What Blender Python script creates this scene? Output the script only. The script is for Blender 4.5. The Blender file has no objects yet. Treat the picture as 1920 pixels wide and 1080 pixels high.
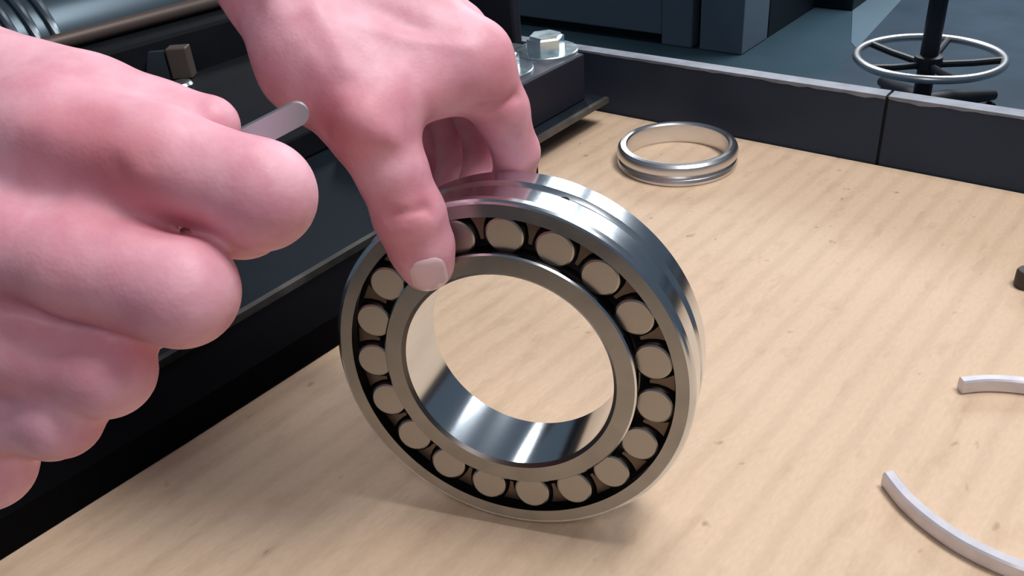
import bpy, bmesh, math, random
import numpy as np
from mathutils import Vector, Matrix
random.seed(7)
scene = bpy.context.scene
COL = scene.collection

# ------------------------------------------------------------------ camera
F = 1650.0                                   # focal length in pixels of a 1920 px wide frame
B = np.array([[0.9974679672, 0.0603828910, 0.0375707445],
              [0.0, 0.5282934518, -0.8490618521],
              [-0.0711171876, 0.8469119997, 0.5269557955]])   # camera axes -> world axes (rows are world axes)
T = np.array([0.0149690330, -0.2328306927, 0.2434723145])     # camera position, metres above the bench top
cam_data = bpy.data.cameras.new('camera')
cam_data.sensor_width = 36.0
cam_data.lens = 36.0 * F / 1920.0
cam_data.clip_start = 0.01
cam_data.clip_end = 100
cam = bpy.data.objects.new('camera', cam_data)
COL.objects.link(cam)
mw = Matrix([list(B[0]) + [T[0]], list(B[1]) + [T[1]], list(B[2]) + [T[2]], [0, 0, 0, 1]])
cam.matrix_world = mw
scene.camera = cam

# ------------------------------------------------------------------ world, lights, exposure
scene.view_settings.view_transform = 'Standard'
scene.view_settings.look = 'None'
scene.view_settings.gamma = 1.0
scene.view_settings.exposure = 0.0
scene.view_settings.use_curve_mapping = False
world = bpy.data.worlds.new('workshop_ambient')
scene.world = world
world.use_nodes = True
world.node_tree.nodes['Background'].inputs['Color'].default_value = (0.42, 0.55, 0.72, 1)
world.node_tree.nodes['Background'].inputs['Strength'].default_value = 0.17


def area(name, loc, target, sx, sy, power, color):
    l = bpy.data.lights.new(name, 'AREA')
    l.shape = 'RECTANGLE'
    l.size, l.size_y = sx, sy
    l.energy = power
    l.color = color
    o = bpy.data.objects.new(name, l)
    COL.objects.link(o)
    o.location = loc
    d = Vector(target) - Vector(loc)
    o.rotation_euler = d.to_track_quat('-Z', 'Y').to_euler()
    return o


# far ceiling row mirrors on the bearing; near lights are added for table shading
area('added_key_right', (0.40, 0.02, 0.98), (0.02, 0, 0.03), 0.28, 0.24, 7.0, (1.0, 0.975, 0.95))  # added key light, no lamp known at this spot
area('added_light_back', (0.22, 0.36, 0.98), (0, 0, 0.03), 0.3, 0.24, 2.4, (1.0, 0.975, 0.95))  # added light from the back, set to fit the table shading
area('added_light_front', (0.04, -0.68, 0.80), (0, 0, 0.03), 0.3, 0.24, 2.0, (1.0, 0.96, 0.95))  # added light above the viewer, no lamp known there
area('ceiling_lamp_far_row', (1.2, 4.2, 1.75), (1.2, 4.2, 0), 0.5, 2.2, 75, (0.93, 0.97, 1.0))
area('ceiling_lamp_far_row', (2.65, 4.0, 1.75), (2.65, 4.0, 0), 1.0, 2.2, 110, (0.93, 0.97, 1.0))
area('ceiling_lamp_far_row', (-0.4, 4.2, 2.1), (-0.4, 4.2, 0), 0.35, 1.6, 30, (0.93, 0.97, 1.0))


# ------------------------------------------------------------------ pixel -> place helpers (only used to measure the photograph)
def ray(px, py):
    return B @ np.array([(px - 960) / F, -(py - 540) / F, -1.0])


def W(px, py, z=0.0):
    """the point of height z (metres) that the photograph shows at px, py"""
    d = ray(px, py)
    return Vector(T + d * ((z - T[2]) / d[2]))


def D(px, py, mm):
    """the point mm millimetres in front of the lens plane that shows at px, py"""
    return T + ray(px, py) * mm / 1000.0


# ------------------------------------------------------------------ materials
def mat(name, color, rough=0.5, metal=0.0, **kw):
    m = bpy.data.materials.new(name)
    m.use_nodes = True
    p = m.node_tree.nodes['Principled BSDF']
    p.inputs['Base Color'].default_value = (*color, 1)
    p.inputs['Roughness'].default_value = rough
    p.inputs['Metallic'].default_value = metal
    for k, v in kw.items():
        p.inputs[k].default_value = v
    return m


def noise_color(m, c1, c2, scale, detail=6, lo=0.3, hi=0.7, bump=0.0, stretch=(1, 1, 1), rot=0.0, rough=None, dist=0.001):
    nt = m.node_tree
    p = nt.nodes['Principled BSDF']
    tc = nt.nodes.new('ShaderNodeTexCoord')
    mp = nt.nodes.new('ShaderNodeMapping')
    mp.inputs['Scale'].default_value = stretch
    mp.inputs['Rotation'].default_value = (0, 0, rot)
    n = nt.nodes.new('ShaderNodeTexNoise')
    n.inputs['Scale'].default_value = scale
    n.inputs['Detail'].default_value = detail
    r = nt.nodes.new('ShaderNodeValToRGB')
    r.color_ramp.elements[0].position = lo
    r.color_ramp.elements[0].color = (*c1, 1)
    r.color_ramp.elements[1].position = hi
    r.color_ramp.elements[1].color = (*c2, 1)
    L = nt.links.new
    L(tc.outputs['Object'], mp.inputs['Vector'])
    L(mp.outputs['Vector'], n.inputs['Vector'])
    L(n.outputs['Fac'], r.inputs['Fac'])
    L(r.outputs['Color'], p.inputs['Base Color'])
    if bump:
        b = nt.nodes.new('ShaderNodeBump')
        b.inputs['Strength'].default_value = bump
        b.inputs['Distance'].default_value = dist
        L(n.outputs['Fac'], b.inputs['Height'])
        L(b.outputs['Normal'], p.inputs['Normal'])
    if rough:
        mr = nt.nodes.new('ShaderNodeMapRange')
        mr.inputs['To Min'].default_value = rough[0]
        mr.inputs['To Max'].default_value = rough[1]
        L(n.outputs['Fac'], mr.inputs['Value'])
        L(mr.outputs['Result'], p.inputs['Roughness'])
    return r


def kraft_material():
    """brown corrugated board: flute lines, fibres, small stains and scuffs"""
    m = mat('kraft_board', (0.6, 0.42, 0.27), 0.62)
    nt = m.node_tree
    p = nt.nodes['Principled BSDF']
    L = nt.links.new
    a = W(1400, 850); b = W(1500, 735)
    ang = math.atan2(b.y - a.y, b.x - a.x)
    tc = nt.nodes.new('ShaderNodeTexCoord')
    mp = nt.nodes.new('ShaderNodeMapping')
    mp.vector_type = 'POINT'
    mp.inputs['Rotation'].default_value = (0, 0, -ang)
    L(tc.outputs['Object'], mp.inputs['Vector'])

    def noise(scale, stretch, detail=4):
        q = nt.nodes.new('ShaderNodeMapping')
        q.inputs['Scale'].default_value = stretch
        L(mp.outputs['Vector'], q.inputs['Vector'])
        n = nt.nodes.new('ShaderNodeTexNoise')
        n.inputs['Scale'].default_value = scale
        n.inputs['Detail'].default_value = detail
        L(q.outputs['Vector'], n.inputs['Vector'])
        return n.outputs['Fac']

    def ramp(fac, stops):
        r = nt.nodes.new('ShaderNodeValToRGB')
        for i, (pos, c) in enumerate(stops):
            e = r.color_ramp.elements[i] if i < 2 else r.color_ramp.elements.new(pos)
            e.position = pos
            e.color = (*c, 1)
        L(fac, r.inputs['Fac'])
        return r.outputs['Color']

    def mix(kind, fac, c1, c2):
        x = nt.nodes.new('ShaderNodeMixRGB')
        x.blend_type = kind
        if isinstance(fac, float):
            x.inputs['Fac'].default_value = fac
        else:
            L(fac, x.inputs['Fac'])
        L(c1, x.inputs['Color1'])
        L(c2, x.inputs['Color2'])
        return x.outputs['Color']

    base = ramp(noise(9, (1, 1, 1)), [(0.25, (0.665, 0.488, 0.342)), (0.75, (0.72, 0.54, 0.388))])
    # flutes: lines along x' every 7 mm
    wv = nt.nodes.new('ShaderNodeTexWave')
    wv.wave_type = 'BANDS'
    wv.bands_direction = 'Y'
    wv.inputs['Scale'].default_value = 22
    wv.inputs['Distortion'].default_value = 0.8
    wv.inputs['Detail'].default_value = 2
    wv.inputs['Detail Scale'].default_value = 2
    L(mp.outputs['Vector'], wv.inputs['Vector'])
    flute = ramp(wv.outputs['Fac'], [(0.0, (0.86, 0.84, 0.82)), (0.5, (1, 1, 1))])
    c = mix('MULTIPLY', 0.55, base, flute)
    dash = ramp(noise(55, (1.0, 2.6, 1), 3), [(0.30, (0.72, 0.66, 0.60)), (0.42, (1, 1, 1))])
    c = mix('MULTIPLY', 0.28, c, dash)
    fib = ramp(noise(420, (0.6, 1.6, 1), 3), [(0.3, (0.9, 0.88, 0.86)), (0.7, (1.04, 1.03, 1.02))])
    c = mix('MULTIPLY', 0.6, c, fib)
    spots = ramp(noise(85, (1.0, 1.4, 1), 2), [(0.20, (0.5, 0.42, 0.34)), (0.285, (1, 1, 1))])
    c = mix('MULTIPLY', 0.7, c, spots)
    L(c, p.inputs['Base Color'])
    bmp = nt.nodes.new('ShaderNodeBump')
    bmp.inputs['Strength'].default_value = 0.25
    bmp.inputs['Distance'].default_value = 0.0006
    L(wv.outputs['Fac'], bmp.inputs['Height'])
    L(bmp.outputs['Normal'], p.inputs['Normal'])
    return m


M = {}
M['kraft'] = kraft_material()
M['steel_od'] = mat('polished_ground_steel', (0.56, 0.59, 0.61), 0.16, 1.0)
noise_color(M['steel_od'], (0.64, 0.69, 0.74), (0.76, 0.81, 0.86), 60, rough=(0.13, 0.22))
M['steel_face'] = mat('ground_steel_face', (0.5, 0.5, 0.49), 0.3, 1.0)
noise_color(M['steel_face'], (0.29, 0.29, 0.285), (0.36, 0.36, 0.35), 90, rough=(0.24, 0.34))
M['steel_bore'] = mat('polished_bore_steel', (0.72, 0.77, 0.82), 0.14, 1.0)
M['roller'] = mat('roller_steel', (0.40, 0.385, 0.365), 0.32, 1.0)
M['race'] = mat('darkened_raceway_steel', (0.13, 0.12, 0.115), 0.35, 1.0)  # steel darkened as shade in the roller gaps; bore chamfer too
M['cage'] = mat('black_cage_gap_shade', (0.012, 0.009, 0.008), 0.45, 0.3)
M['prong'] = mat('bronze_cage_prong', (0.16, 0.12, 0.09), 0.4, 0.8)
M['hole'] = mat('oil_hole_black', (0.01, 0.01, 0.01), 0.7)
M['chrome'] = mat('satin_ring_metal', (0.74, 0.74, 0.76), 0.32, 1.0)
M['bar'] = mat('pale_half_ring_metal', (0.74, 0.68, 0.70), 0.36, 0.45)
noise_color(M['bar'], (0.62, 0.60, 0.66), (0.72, 0.69, 0.75), 150, bump=0.1)
M['shadow_base'] = mat('black_shadow_base', (0.003, 0.003, 0.004), 0.8, 0.0, **{'Specular IOR Level': 0.04})  # black colour stands for the shadow under the plate
M['black'] = mat('black_machine_paint', (0.010, 0.012, 0.018), 0.5)
noise_color(M['black'], (0.004, 0.005, 0.008), (0.008, 0.010, 0.015), 30, rough=(0.6, 0.8))
M['plate'] = mat('blued_base_plate', (0.018, 0.024, 0.036), 0.42, 0.2)
noise_color(M['plate'], (0.006, 0.010, 0.017), (0.011, 0.016, 0.025), 18, rough=(0.5, 0.7))
M['plate_edge'] = mat('worn_bare_plate_edge', (0.11, 0.10, 0.095), 0.4, 0.6)
noise_color(M['plate_edge'], (0.05, 0.05, 0.05), (0.17, 0.155, 0.145), 40, rough=(0.35, 0.55))
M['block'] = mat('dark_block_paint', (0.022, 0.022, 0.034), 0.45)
M['block_top'] = mat('block_top_slate', (0.075, 0.08, 0.105), 0.42)  # lighter slate tone used only on the top face
M['zinc'] = mat('zinc_plated_steel', (0.48, 0.60, 0.64), 0.3, 1.0)
noise_color(M['zinc'], (0.60, 0.72, 0.76), (0.74, 0.85, 0.88), 120, bump=0.15, rough=(0.22, 0.4))
M['blade'] = mat('satin_blade_steel', (0.40, 0.50, 0.54), 0.36, 0.85)
M['rail'] = mat('gunmetal_rail_paint', (0.024, 0.028, 0.042), 0.5)
noise_color(M['rail'], (0.018, 0.027, 0.042), (0.030, 0.042, 0.070), 14, rough=(0.42, 0.62))
M['rail_top'] = mat('worn_rail_edge', (0.17, 0.18, 0.23), 0.5, 0.2)
noise_color(M['rail_top'], (0.13, 0.15, 0.19), (0.25, 0.27, 0.33), 70)
M['seam'] = mat('rail_joint_dark', (0.008, 0.008, 0.010), 0.7)
M['shaft'] = mat('slate_blue_shaft', (0.07, 0.105, 0.135), 0.34, 0.5)
M['brownedge'] = mat('brown_bar_metal', (0.125, 0.095, 0.085), 0.5, 0.4)  # plain brown tone for the bar and the lug
M['spring'] = mat('spring_steel', (0.22, 0.26, 0.3), 0.3, 0.9)
M['floor'] = mat('teal_grey_floor_paint', (0.05, 0.088, 0.112), 0.45)
noise_color(M['floor'], (0.026, 0.054, 0.074), (0.036, 0.068, 0.092), 2.5, rough=(0.4, 0.55))
M['mat'] = mat('grey_floor_mat', (0.085, 0.105, 0.135), 0.7)
noise_color(M['mat'], (0.022, 0.038, 0.057), (0.033, 0.055, 0.080), 5, bump=0.1)
M['strip'] = mat('pale_floor_reflection', (0.10, 0.15, 0.19), 0.5)
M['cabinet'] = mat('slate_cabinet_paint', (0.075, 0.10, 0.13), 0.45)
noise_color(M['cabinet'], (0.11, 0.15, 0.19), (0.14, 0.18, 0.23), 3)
M['darkcab_shade'] = mat('dark_cabinet_and_shade', (0.012, 0.018, 0.025), 0.5)  # cabinet colour, reused to fill in shade under the far workbench
M['stool'] = mat('black_stool_paint', (0.012, 0.014, 0.02), 0.45)
M['nail'] = mat('finger_nail', (0.78, 0.54, 0.60), 0.3)
M['rubber'] = mat('dark_rubber', (0.05, 0.035, 0.03), 0.6)


for k_ in ('black', 'plate', 'block', 'darkcab_shade', 'seam', 'floor', 'mat', 'strip', 'cabinet', 'rail'):
    M[k_].node_tree.nodes['Principled BSDF'].inputs['Specular IOR Level'].default_value = 0.2
M['plate'].node_tree.nodes['Principled BSDF'].inputs['Metallic'].default_value = 0.0


def skin_material():
    m = mat('skin', (0.62, 0.30, 0.30), 0.52)
    nt = m.node_tree
    p = nt.nodes['Principled BSDF']
    L = nt.links.new
    p.inputs['Subsurface Weight'].default_value = 0.25
    p.inputs['Subsurface Radius'].default_value = (1.0, 0.25, 0.18)
    p.inputs['Subsurface Scale'].default_value = 0.0035
    tc = nt.nodes.new('ShaderNodeTexCoord')
    n = nt.nodes.new('ShaderNodeTexNoise')
    n.inputs['Scale'].default_value = 75
    n.inputs['Detail'].default_value = 3
    L(tc.outputs['Object'], n.inputs['Vector'])
    r = nt.nodes.new('ShaderNodeValToRGB')
    r.color_ramp.elements[0].position = 0.35
    r.color_ramp.elements[0].color = (0.68, 0.30, 0.38, 1)
    r.color_ramp.elements[1].position = 0.65
    r.color_ramp.elements[1].color = (0.82, 0.45, 0.54, 1)
    L(n.outputs['Fac'], r.inputs['Fac'])
    at = nt.nodes.new('ShaderNodeAttribute')
    at.attribute_name = 'redness'
    mx = nt.nodes.new('ShaderNodeMixRGB')
    L(at.outputs['Fac'], mx.inputs['Fac'])
    L(r.outputs['Color'], mx.inputs['Color1'])
    mx.inputs['Color2'].default_value = (0.58, 0.17, 0.20, 1)
    L(mx.outputs['Color'], p.inputs['Base Color'])
    v = nt.nodes.new('ShaderNodeTexVoronoi')
    v.inputs['Scale'].default_value = 900
    L(tc.outputs['Object'], v.inputs['Vector'])
    n2 = nt.nodes.new('ShaderNodeTexNoise')
    n2.inputs['Scale'].default_value = 220
    n2.inputs['Detail'].default_value = 4
    L(tc.outputs['Object'], n2.inputs['Vector'])
    b1 = nt.nodes.new('ShaderNodeBump')
    b1.inputs['Strength'].default_value = 0.12
    b1.inputs['Distance'].default_value = 0.0003
    L(v.outputs['Distance'], b1.inputs['Height'])
    b2 = nt.nodes.new('ShaderNodeBump')
    b2.inputs['Strength'].default_value = 0.25
    b2.inputs['Distance'].default_value = 0.0006
    L(n2.outputs['Fac'], b2.inputs['Height'])
    L(b1.outputs['Normal'], b2.inputs['Normal'])
    L(b2.outputs['Normal'], p.inputs['Normal'])
    return m


M['skin'] = skin_material()


# ------------------------------------------------------------------ object helpers
def empty(name, loc, label=None, cat=None, group=None, rot=None):
    o = bpy.data.objects.new(name, None)
    o.empty_display_size = 0.02
    COL.objects.link(o)
    if rot is None:
        o.location = loc
    else:
        o.matrix_world = Matrix.Translation(loc) @ rot.to_4x4()
    tag(o, label, cat, group)
    return o


def tag(o, label=None, cat=None, group=None, kind=None):
    if label: o['label'] = label
    if cat: o['category'] = cat
    if group: o['group'] = group
    if kind: o['kind'] = kind
    return o


def obj(name, bm, m, parent=None, smooth=True, world=True, angle=35, loc=None):
    """links a bmesh as ONE object; world=True means the coordinates are world ones"""
    me = bpy.data.meshes.new(name)
    bmesh.ops.recalc_face_normals(bm, faces=bm.faces)
    for f in bm.faces: f.smooth = smooth
    if smooth:
        for e in bm.edges:
            if len(e.link_faces) == 2 and e.calc_face_angle(0) > math.radians(angle): e.smooth = False
    bm.to_mesh(me)
    bm.free()
    ms = m if isinstance(m, (list, tuple)) else [m]
    for x in ms: me.materials.append(x)
    o = bpy.data.objects.new(name, me)
    COL.objects.link(o)
    if parent is not None:
        o.parent = parent
        if world:
            inv = chain(parent).inverted()
            me.transform(inv)
    elif world:
        if loc is None:
            zs = min(v.co.z for v in me.vertices)
            cx = sum(v.co.x for v in me.vertices) / len(me.vertices)
            cy = sum(v.co.y for v in me.vertices) / len(me.vertices)
            loc = Vector((cx, cy, zs))
        me.transform(Matrix.Translation(-Vector(loc)))
        o.location = loc
    return o


def chain(o):
    mtx = o.matrix_basis.copy()
    while o.parent:
        o = o.parent
        mtx = o.matrix_basis @ mtx
    return mtx


def prism(poly, z0, z1, bevel=0.0, bm=None, seg=2):
    """vertical prism over a plan polygon [(x, y)...]"""
    own = bm is None
    if own: bm = bmesh.new()
    lo = [bm.verts.new((p[0], p[1], z0)) for p in poly]
    hi = [bm.verts.new((p[0], p[1], z1)) for p in poly]
    bm.faces.new(lo[::-1]); bm.faces.new(hi)
    n = len(poly)
    fs = []
    for i in range(n):
        fs.append(bm.faces.new((lo[i], lo[(i + 1) % n], hi[(i + 1) % n], hi[i])))
    if bevel:
        bmesh.ops.bevel(bm, geom=list(bm.edges) if own else list({e for v in lo + hi for e in v.link_edges}),
                        offset=bevel, segments=seg, affect='EDGES', profile=0.5)
    return bm


def lathe(profile, seg=96, mtx=None, bm=None, closed=True, mats=None):
    """profile [(radius, axial)...] turned round local z"""
    if bm is None: bm = bmesh.new()
    rings = []
    for i in range(seg):
        a = 2 * math.pi * i / seg
        ring = []
        for r, z in profile:
            v = Vector((r * math.cos(a), r * math.sin(a), z))
            if mtx is not None: v = mtx @ v
            ring.append(bm.verts.new(v))
        rings.append(ring)
    n = len(profile)
    for i in range(seg):
        A, Bq = rings[i], rings[(i + 1) % seg]
        for j in range(n if closed else n - 1):
            k = (j + 1) % n
            f = bm.faces.new((A[j], Bq[j], Bq[k], A[k]))
            if mats: f.material_index = mats[j]
    return bm


def solid_lathe(profile, seg=48, mtx=None, bm=None):
    """profile from axis to axis; first and last get end caps"""
    if bm is None: bm = bmesh.new()
    rings = []
    for r, z in profile:
        ring = []
        for i in range(seg):
            a = 2 * math.pi * i / seg
            v = Vector((r * math.cos(a), r * math.sin(a), z))
            if mtx is not None: v = mtx @ v
            ring.append(bm.verts.new(v))
        rings.append(ring)
    for A, Bq in zip(rings, rings[1:]):
        for i in range(seg):
            bm.faces.new((A[i], A[(i + 1) % seg], Bq[(i + 1) % seg], Bq[i]))
    bm.faces.new(rings[0][::-1]); bm.faces.new(rings[-1])
    return bm


def tube(pts, r, seg=12, closed=False, bm=None):
    """round tube along a polyline"""
    if bm is None: bm = bmesh.new()
    P = [Vector(p) for p in pts]
    n = len(P)
    rs = r if isinstance(r, (list, tuple)) else [r] * n
    rings = []
    up = Vector((0.13, 0.27, 1)).normalized()
    for i in range(n):
        if closed: t = (P[(i + 1) % n] - P[i - 1])
        else: t = P[min(i + 1, n - 1)] - P[max(i - 1, 0)]
        t.normalize()
        u = up.cross(t)
        if u.length < 1e-3: u = Vector((1, 0, 0)).cross(t)
        u.normalize(); v = t.cross(u)
        rings.append([bm.verts.new(P[i] + (u * math.cos(2 * math.pi * k / seg) + v * math.sin(2 * math.pi * k / seg)) * rs[i]) for k in range(seg)])
    for i in range(n if closed else n - 1):
        A, Bq = rings[i], rings[(i + 1) % n]
        for k in range(seg):
            bm.faces.new((A[k], A[(k + 1) % seg], Bq[(k + 1) % seg], Bq[k]))
    if not closed:
        bm.faces.new(rings[0][::-1]); bm.faces.new(rings[-1])
    return bm


def frame(origin, zaxis, xhint=(0, 0, 1)):
    z = Vector(zaxis).normalized()
    x = Vector(xhint) - z * Vector(xhint).dot(z)
    x.normalize()
    y = z.cross(x)
    m = Matrix(((x.x, y.x, z.x), (x.y, y.y, z.y), (x.z, y.z, z.z)))
    return Matrix.Translation(Vector(origin)) @ m.to_4x4()


# ------------------------------------------------------------------ directions of the bench
RA = W(1187, 220, 0); RB = W(1920, 362, 0)          # foot of the rail
RD = (RB - RA); RD.z = 0; RD.normalize()            # along the rail (to the right and nearer)
RN = Vector((-RD.y, RD.x, 0))                       # away from the viewer, across the rail


def along(p, a, b):
    """plan point p moved a along the rail and b across it (metres)"""
    return Vector((p[0], p[1], 0)) + RD * a + RN * b


# ------------------------------------------------------------------ the setting: floor, bench
def sheet(pts, z0, z1):
    return prism(pts, z0, z1)


FZ = -0.90
bm = prism([(-6, -3), (8, -3), (8, 9), (-6, 9)], FZ - 0.05, FZ)
tag(obj('floor', bm, M['floor'], smooth=False), kind='structure')
# pale floor reflection, laid on as a flat coloured strip
st = [W(1602, -60, FZ), W(1745, -60, FZ), W(1692, 0, FZ), W(1606, 92, FZ), W(1596, 80, FZ)]
bm = prism([(p.x, p.y) for p in st][::-1], FZ - 0.002, FZ + 0.002)
s = tag(obj('floor_reflection_1', bm, M['strip'], smooth=False), kind='structure')
# grey floor mat under the stool
m0, m1 = W(1692, 0, FZ), W(1545, 160, FZ)
dm = (m0 - m1).normalized()
nm = Vector((dm.y, -dm.x, 0))
a0 = m1 - dm * 1.6; a1 = m1 + dm * 3.2
bm = prism([(a0.x, a0.y), (a0.x + nm.x * 3, a0.y + nm.y * 3), (a1.x + nm.x * 3, a1.y + nm.y * 3), (a1.x, a1.y)], FZ + 0.0005, FZ + 0.008, bevel=0.002)
tag(obj('floor_mat', bm, M['mat'], smooth=False), 'wide grey floor mat lying under the black stool', 'mat')

# bench: kraft-covered top with steel frame under it
t = empty('workbench', (0.05, 0.0, FZ), 'workbench topped with brown corrugated board, the bearing standing on it', 'workbench')
e0 = along(RA, -0.62, -0.001); e1 = along(RA, 0.60, -0.001); e2 = along(RA, 0.60, -0.62); e3 = along(RA, -0.62, -0.62)
bm = prism([(p.x, p.y) for p in (e3, e2, e1, e0)], -0.004, 0.0)
obj('cardboard_cover', bm, M['kraft'], t, smooth=False)
bm = prism([(p.x, p.y) for p in (e3, e2, e1, e0)], -0.035, -0.0042, bevel=0.002)
obj('bench_top', bm, M['rail'], t, smooth=False)
for a, b in ((-0.58, -0.05), (0.56, -0.05), (0.56, -0.58), (-0.58, -0.58)):
    c = along(RA, a, b)
    q = [along(c, dx, dy) for dx, dy in ((-.025, -.025), (.025, -.025), (.025, .025), (-.025, .025))]
    bm = prism([(p.x, p.y) for p in q], FZ, -0.0352, bevel=0.003)
    obj('leg', bm, M['rail'], t, smooth=False)

# rail of two boards behind the bench top
RH = 0.0450
seam = None
d0 = ray(1655, 235)
k = (np.array(RA) - T) @ np.array(RN) / (d0 @ np.array(RN))
sp = Vector(T + d0 * k)
sa = (sp - RA).dot(RD)
rail = empty('back_rail', along(RA, 0.1, 0.004), 'dark gunmetal rail of two boards along the back of the bench', 'rail')
for lo, hi in ((-0.24, sa - 0.0009), (sa + 0.0009, 0.60)):
    q = [along(RA, lo, 0), along(RA, hi, 0), along(RA, hi, 0.0105), along(RA, lo, 0.0105)]
    bm = prism([(p.x, p.y) for p in q], -0.036, RH - 0.0006, bevel=0.0005)
    b_ = obj('rail_board', bm, M['rail'], rail, smooth=False)
    # bare worn top edge, slightly ragged along the front
    bm = bmesh.new()
    n = max(6, int((hi - lo) / 0.006))
    top, bot, bk, bkb = [], [], [], []
    for i in range(n + 1):
        a = lo + (hi - lo) * i / n
        wob = random.uniform(0, 1) ** 2 * (0.0016 if 0.1 < a < 0.3 else 0.0007)
        f0 = along(RA, a, -0.0002); r0 = along(RA, a, 0.0107)
        top.append(bm.verts.new((f0.x, f0.y, RH))); bot.append(bm.verts.new((f0.x, f0.y, RH - 0.0016 - wob)))
        bk.append(bm.verts.new((r0.x, r0.y, RH))); bkb.append(bm.verts.new((r0.x, r0.y, RH - 0.0016)))
    for i in range(n):
        bm.faces.new((bot[i], bot[i + 1], top[i + 1], top[i])); bm.faces.new((top[i], top[i + 1], bk[i + 1], bk[i]))
        bm.faces.new((bk[i], bk[i + 1], bkb[i + 1], bkb[i])); bm.faces.new((bkb[i], bkb[i + 1], bot[i + 1], bot[i]))
    bm.faces.new((bot[0], top[0], bk[0], bkb[0])); bm.faces.new((bkb[-1], bk[-1], top[-1], bot[-1]))
    c_ = obj('worn_edge', bm, M['rail_top'], b_, smooth=False)
    c_['label'] = 'worn pale top edge of the rail board'
q = [along(RA, sa - 0.0009, 0.0012), along(RA, sa + 0.0009, 0.0012), along(RA, sa + 0.0009, 0.009), along(RA, sa - 0.0009, 0.009)]
bm = prism([(p.x, p.y) for p in q], -0.03, RH - 0.001)
obj('joint', bm, M['seam'], rail, smooth=False)

# ------------------------------------------------------------------ the roller bearing
S = 0.0625
AX = Vector((-0.30172667, -0.94846616, 0.09681405)).normalized()
BW = 0.43345 * S
BC = Vector((0, 0, 0.06482918 + 0.0002))
# local frame: z = axis towards the viewer, origin in the front plane
FR = frame(BC, AX, (0, 0, 1))
low_pt = BC - AX * BW + Vector((0, 0, -1)) * S
bearing = empty('roller_bearing', (low_pt.x, low_pt.y, 0.0), 'large steel roller bearing standing on edge, held by the left hand', 'bearing')


def sph(z, off=0.0):          # spherical raceway of the outer ring
    zc = -BW / 2
    return math.sqrt(0.0592 ** 2 - (z - zc) ** 2) + off


R = S
prof = [(R - 0.0062, 0.0), (R - 0.0019, 0.0), (R - 0.0012, -0.00025), (R - 0.0005, -0.0008), (R, -0.0020)]
zc = -BW / 2
prof += [(R, zc + 0.0026), (R - 0.0003, zc + 0.0023), (R - 0.0012, zc + 0.0011), (R - 0.0012, zc - 0.0011), (R - 0.0003, zc - 0.0023), (R, zc - 0.0026)]
prof += [(R, -BW + 0.0020), (R - 0.0005, -BW + 0.0008), (R - 0.0012, -BW + 0.00025), (R - 0.0019, -BW), (R - 0.0062, -BW)]
prof += [(0.0568, -BW + 0.0008)]
for i in range(7):
    z = -BW + 0.0015 + (BW - 0.003) * i / 6
    prof.append((sph(z), z))
prof += [(0.0568, -0.0008)]
od = len(prof)
mats = [1 if j in (0,) else (2 if j >= 16 else 0) for j in range(od)]
bm = lathe(prof, 240, FR, mats=mats)
outer = obj('outer_ring', bm, [M['steel_od'], M['steel_face'], M['race']], bearing, angle=9)
# lubrication hole drilled in the groove
dh = ray(1064, 368)
org = T - np.array(BC); axn = np.array(AX)
dp = dh - (dh @ axn) * axn; op = org - (org @ axn) * axn
qa, qb, qc = dp @ dp, 2 * dp @ op, op @ op - (R - 0.0012) ** 2
kk = (-qb - math.sqrt(qb * qb - 4 * qa * qc)) / (2 * qa)
hp = Vector(T + dh * kk)
ax_pt = BC + AX * ((hp - BC).dot(AX)); ax_pt = BC + AX * zc
rad_dir = (hp - (BC + AX * ((hp - BC).dot(AX)))).normalized()
cut = bmesh.new()
solid_lathe([(0.0015, -0.008), (0.0015, 0.004)], 20, frame(ax_pt + rad_dir * R, rad_dir, AX), cut)
mc = bpy.data.meshes.new('cut'); cut.to_mesh(mc); cut.free()
co = bpy.data.objects.new('cut', mc); COL.objects.link(co)
md = outer.modifiers.new('drill', 'BOOLEAN'); md.object = co; md.operation = 'DIFFERENCE'; md.solver = 'EXACT'
dg = bpy.context.evaluated_depsgraph_get()
newme = bpy.data.meshes.new_from_object(outer.evaluated_get(dg))
outer.modifiers.clear()
if len(newme.polygons) > 1000:
    outer.data = newme
bpy.data.objects.remove(co)
bm = solid_lathe([(0.00148, -0.0030), (0.00148, -0.0019)], 16, frame(ax_pt + rad_dir * R, rad_dir, AX))  # dark disc stands for the shade inside the drilled hole
o = obj('oil_hole_shade', bm, M['hole'], bearing); o['label'] = 'small dark disc as shade in the oil hole'

rb = 0.0364
prof = [(rb + 0.0012, 0.0), (0.0434, 0.0), (0.0440, -0.0005), (0.0441, -0.0016), (0.0434, -0.0026),
        (0.0428, -0.006), (0.0431, -0.0115), (0.0442, zc), (0.0431, -BW + 0.0115), (0.0428, -BW + 0.006), (0.0434, -BW + 0.0026),
        (0.0441, -BW + 0.0016), (0.0440, -BW + 0.0005), (0.0434, -BW), (rb + 0.0012, -BW), (rb, -BW + 0.0012), (rb, -0.0012)]
n = len(prof)
bm = lathe(prof, 200, FR, mats=[1 if j == 0 else (2 if j == n - 2 else (3 if 2 <= j <= 11 or j == n - 1 else 0)) for j in range(n)])
obj('inner_ring', bm, [M['steel_od'], M['steel_face'], M['steel_bore'], M['race']], bearing, angle=9)

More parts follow.
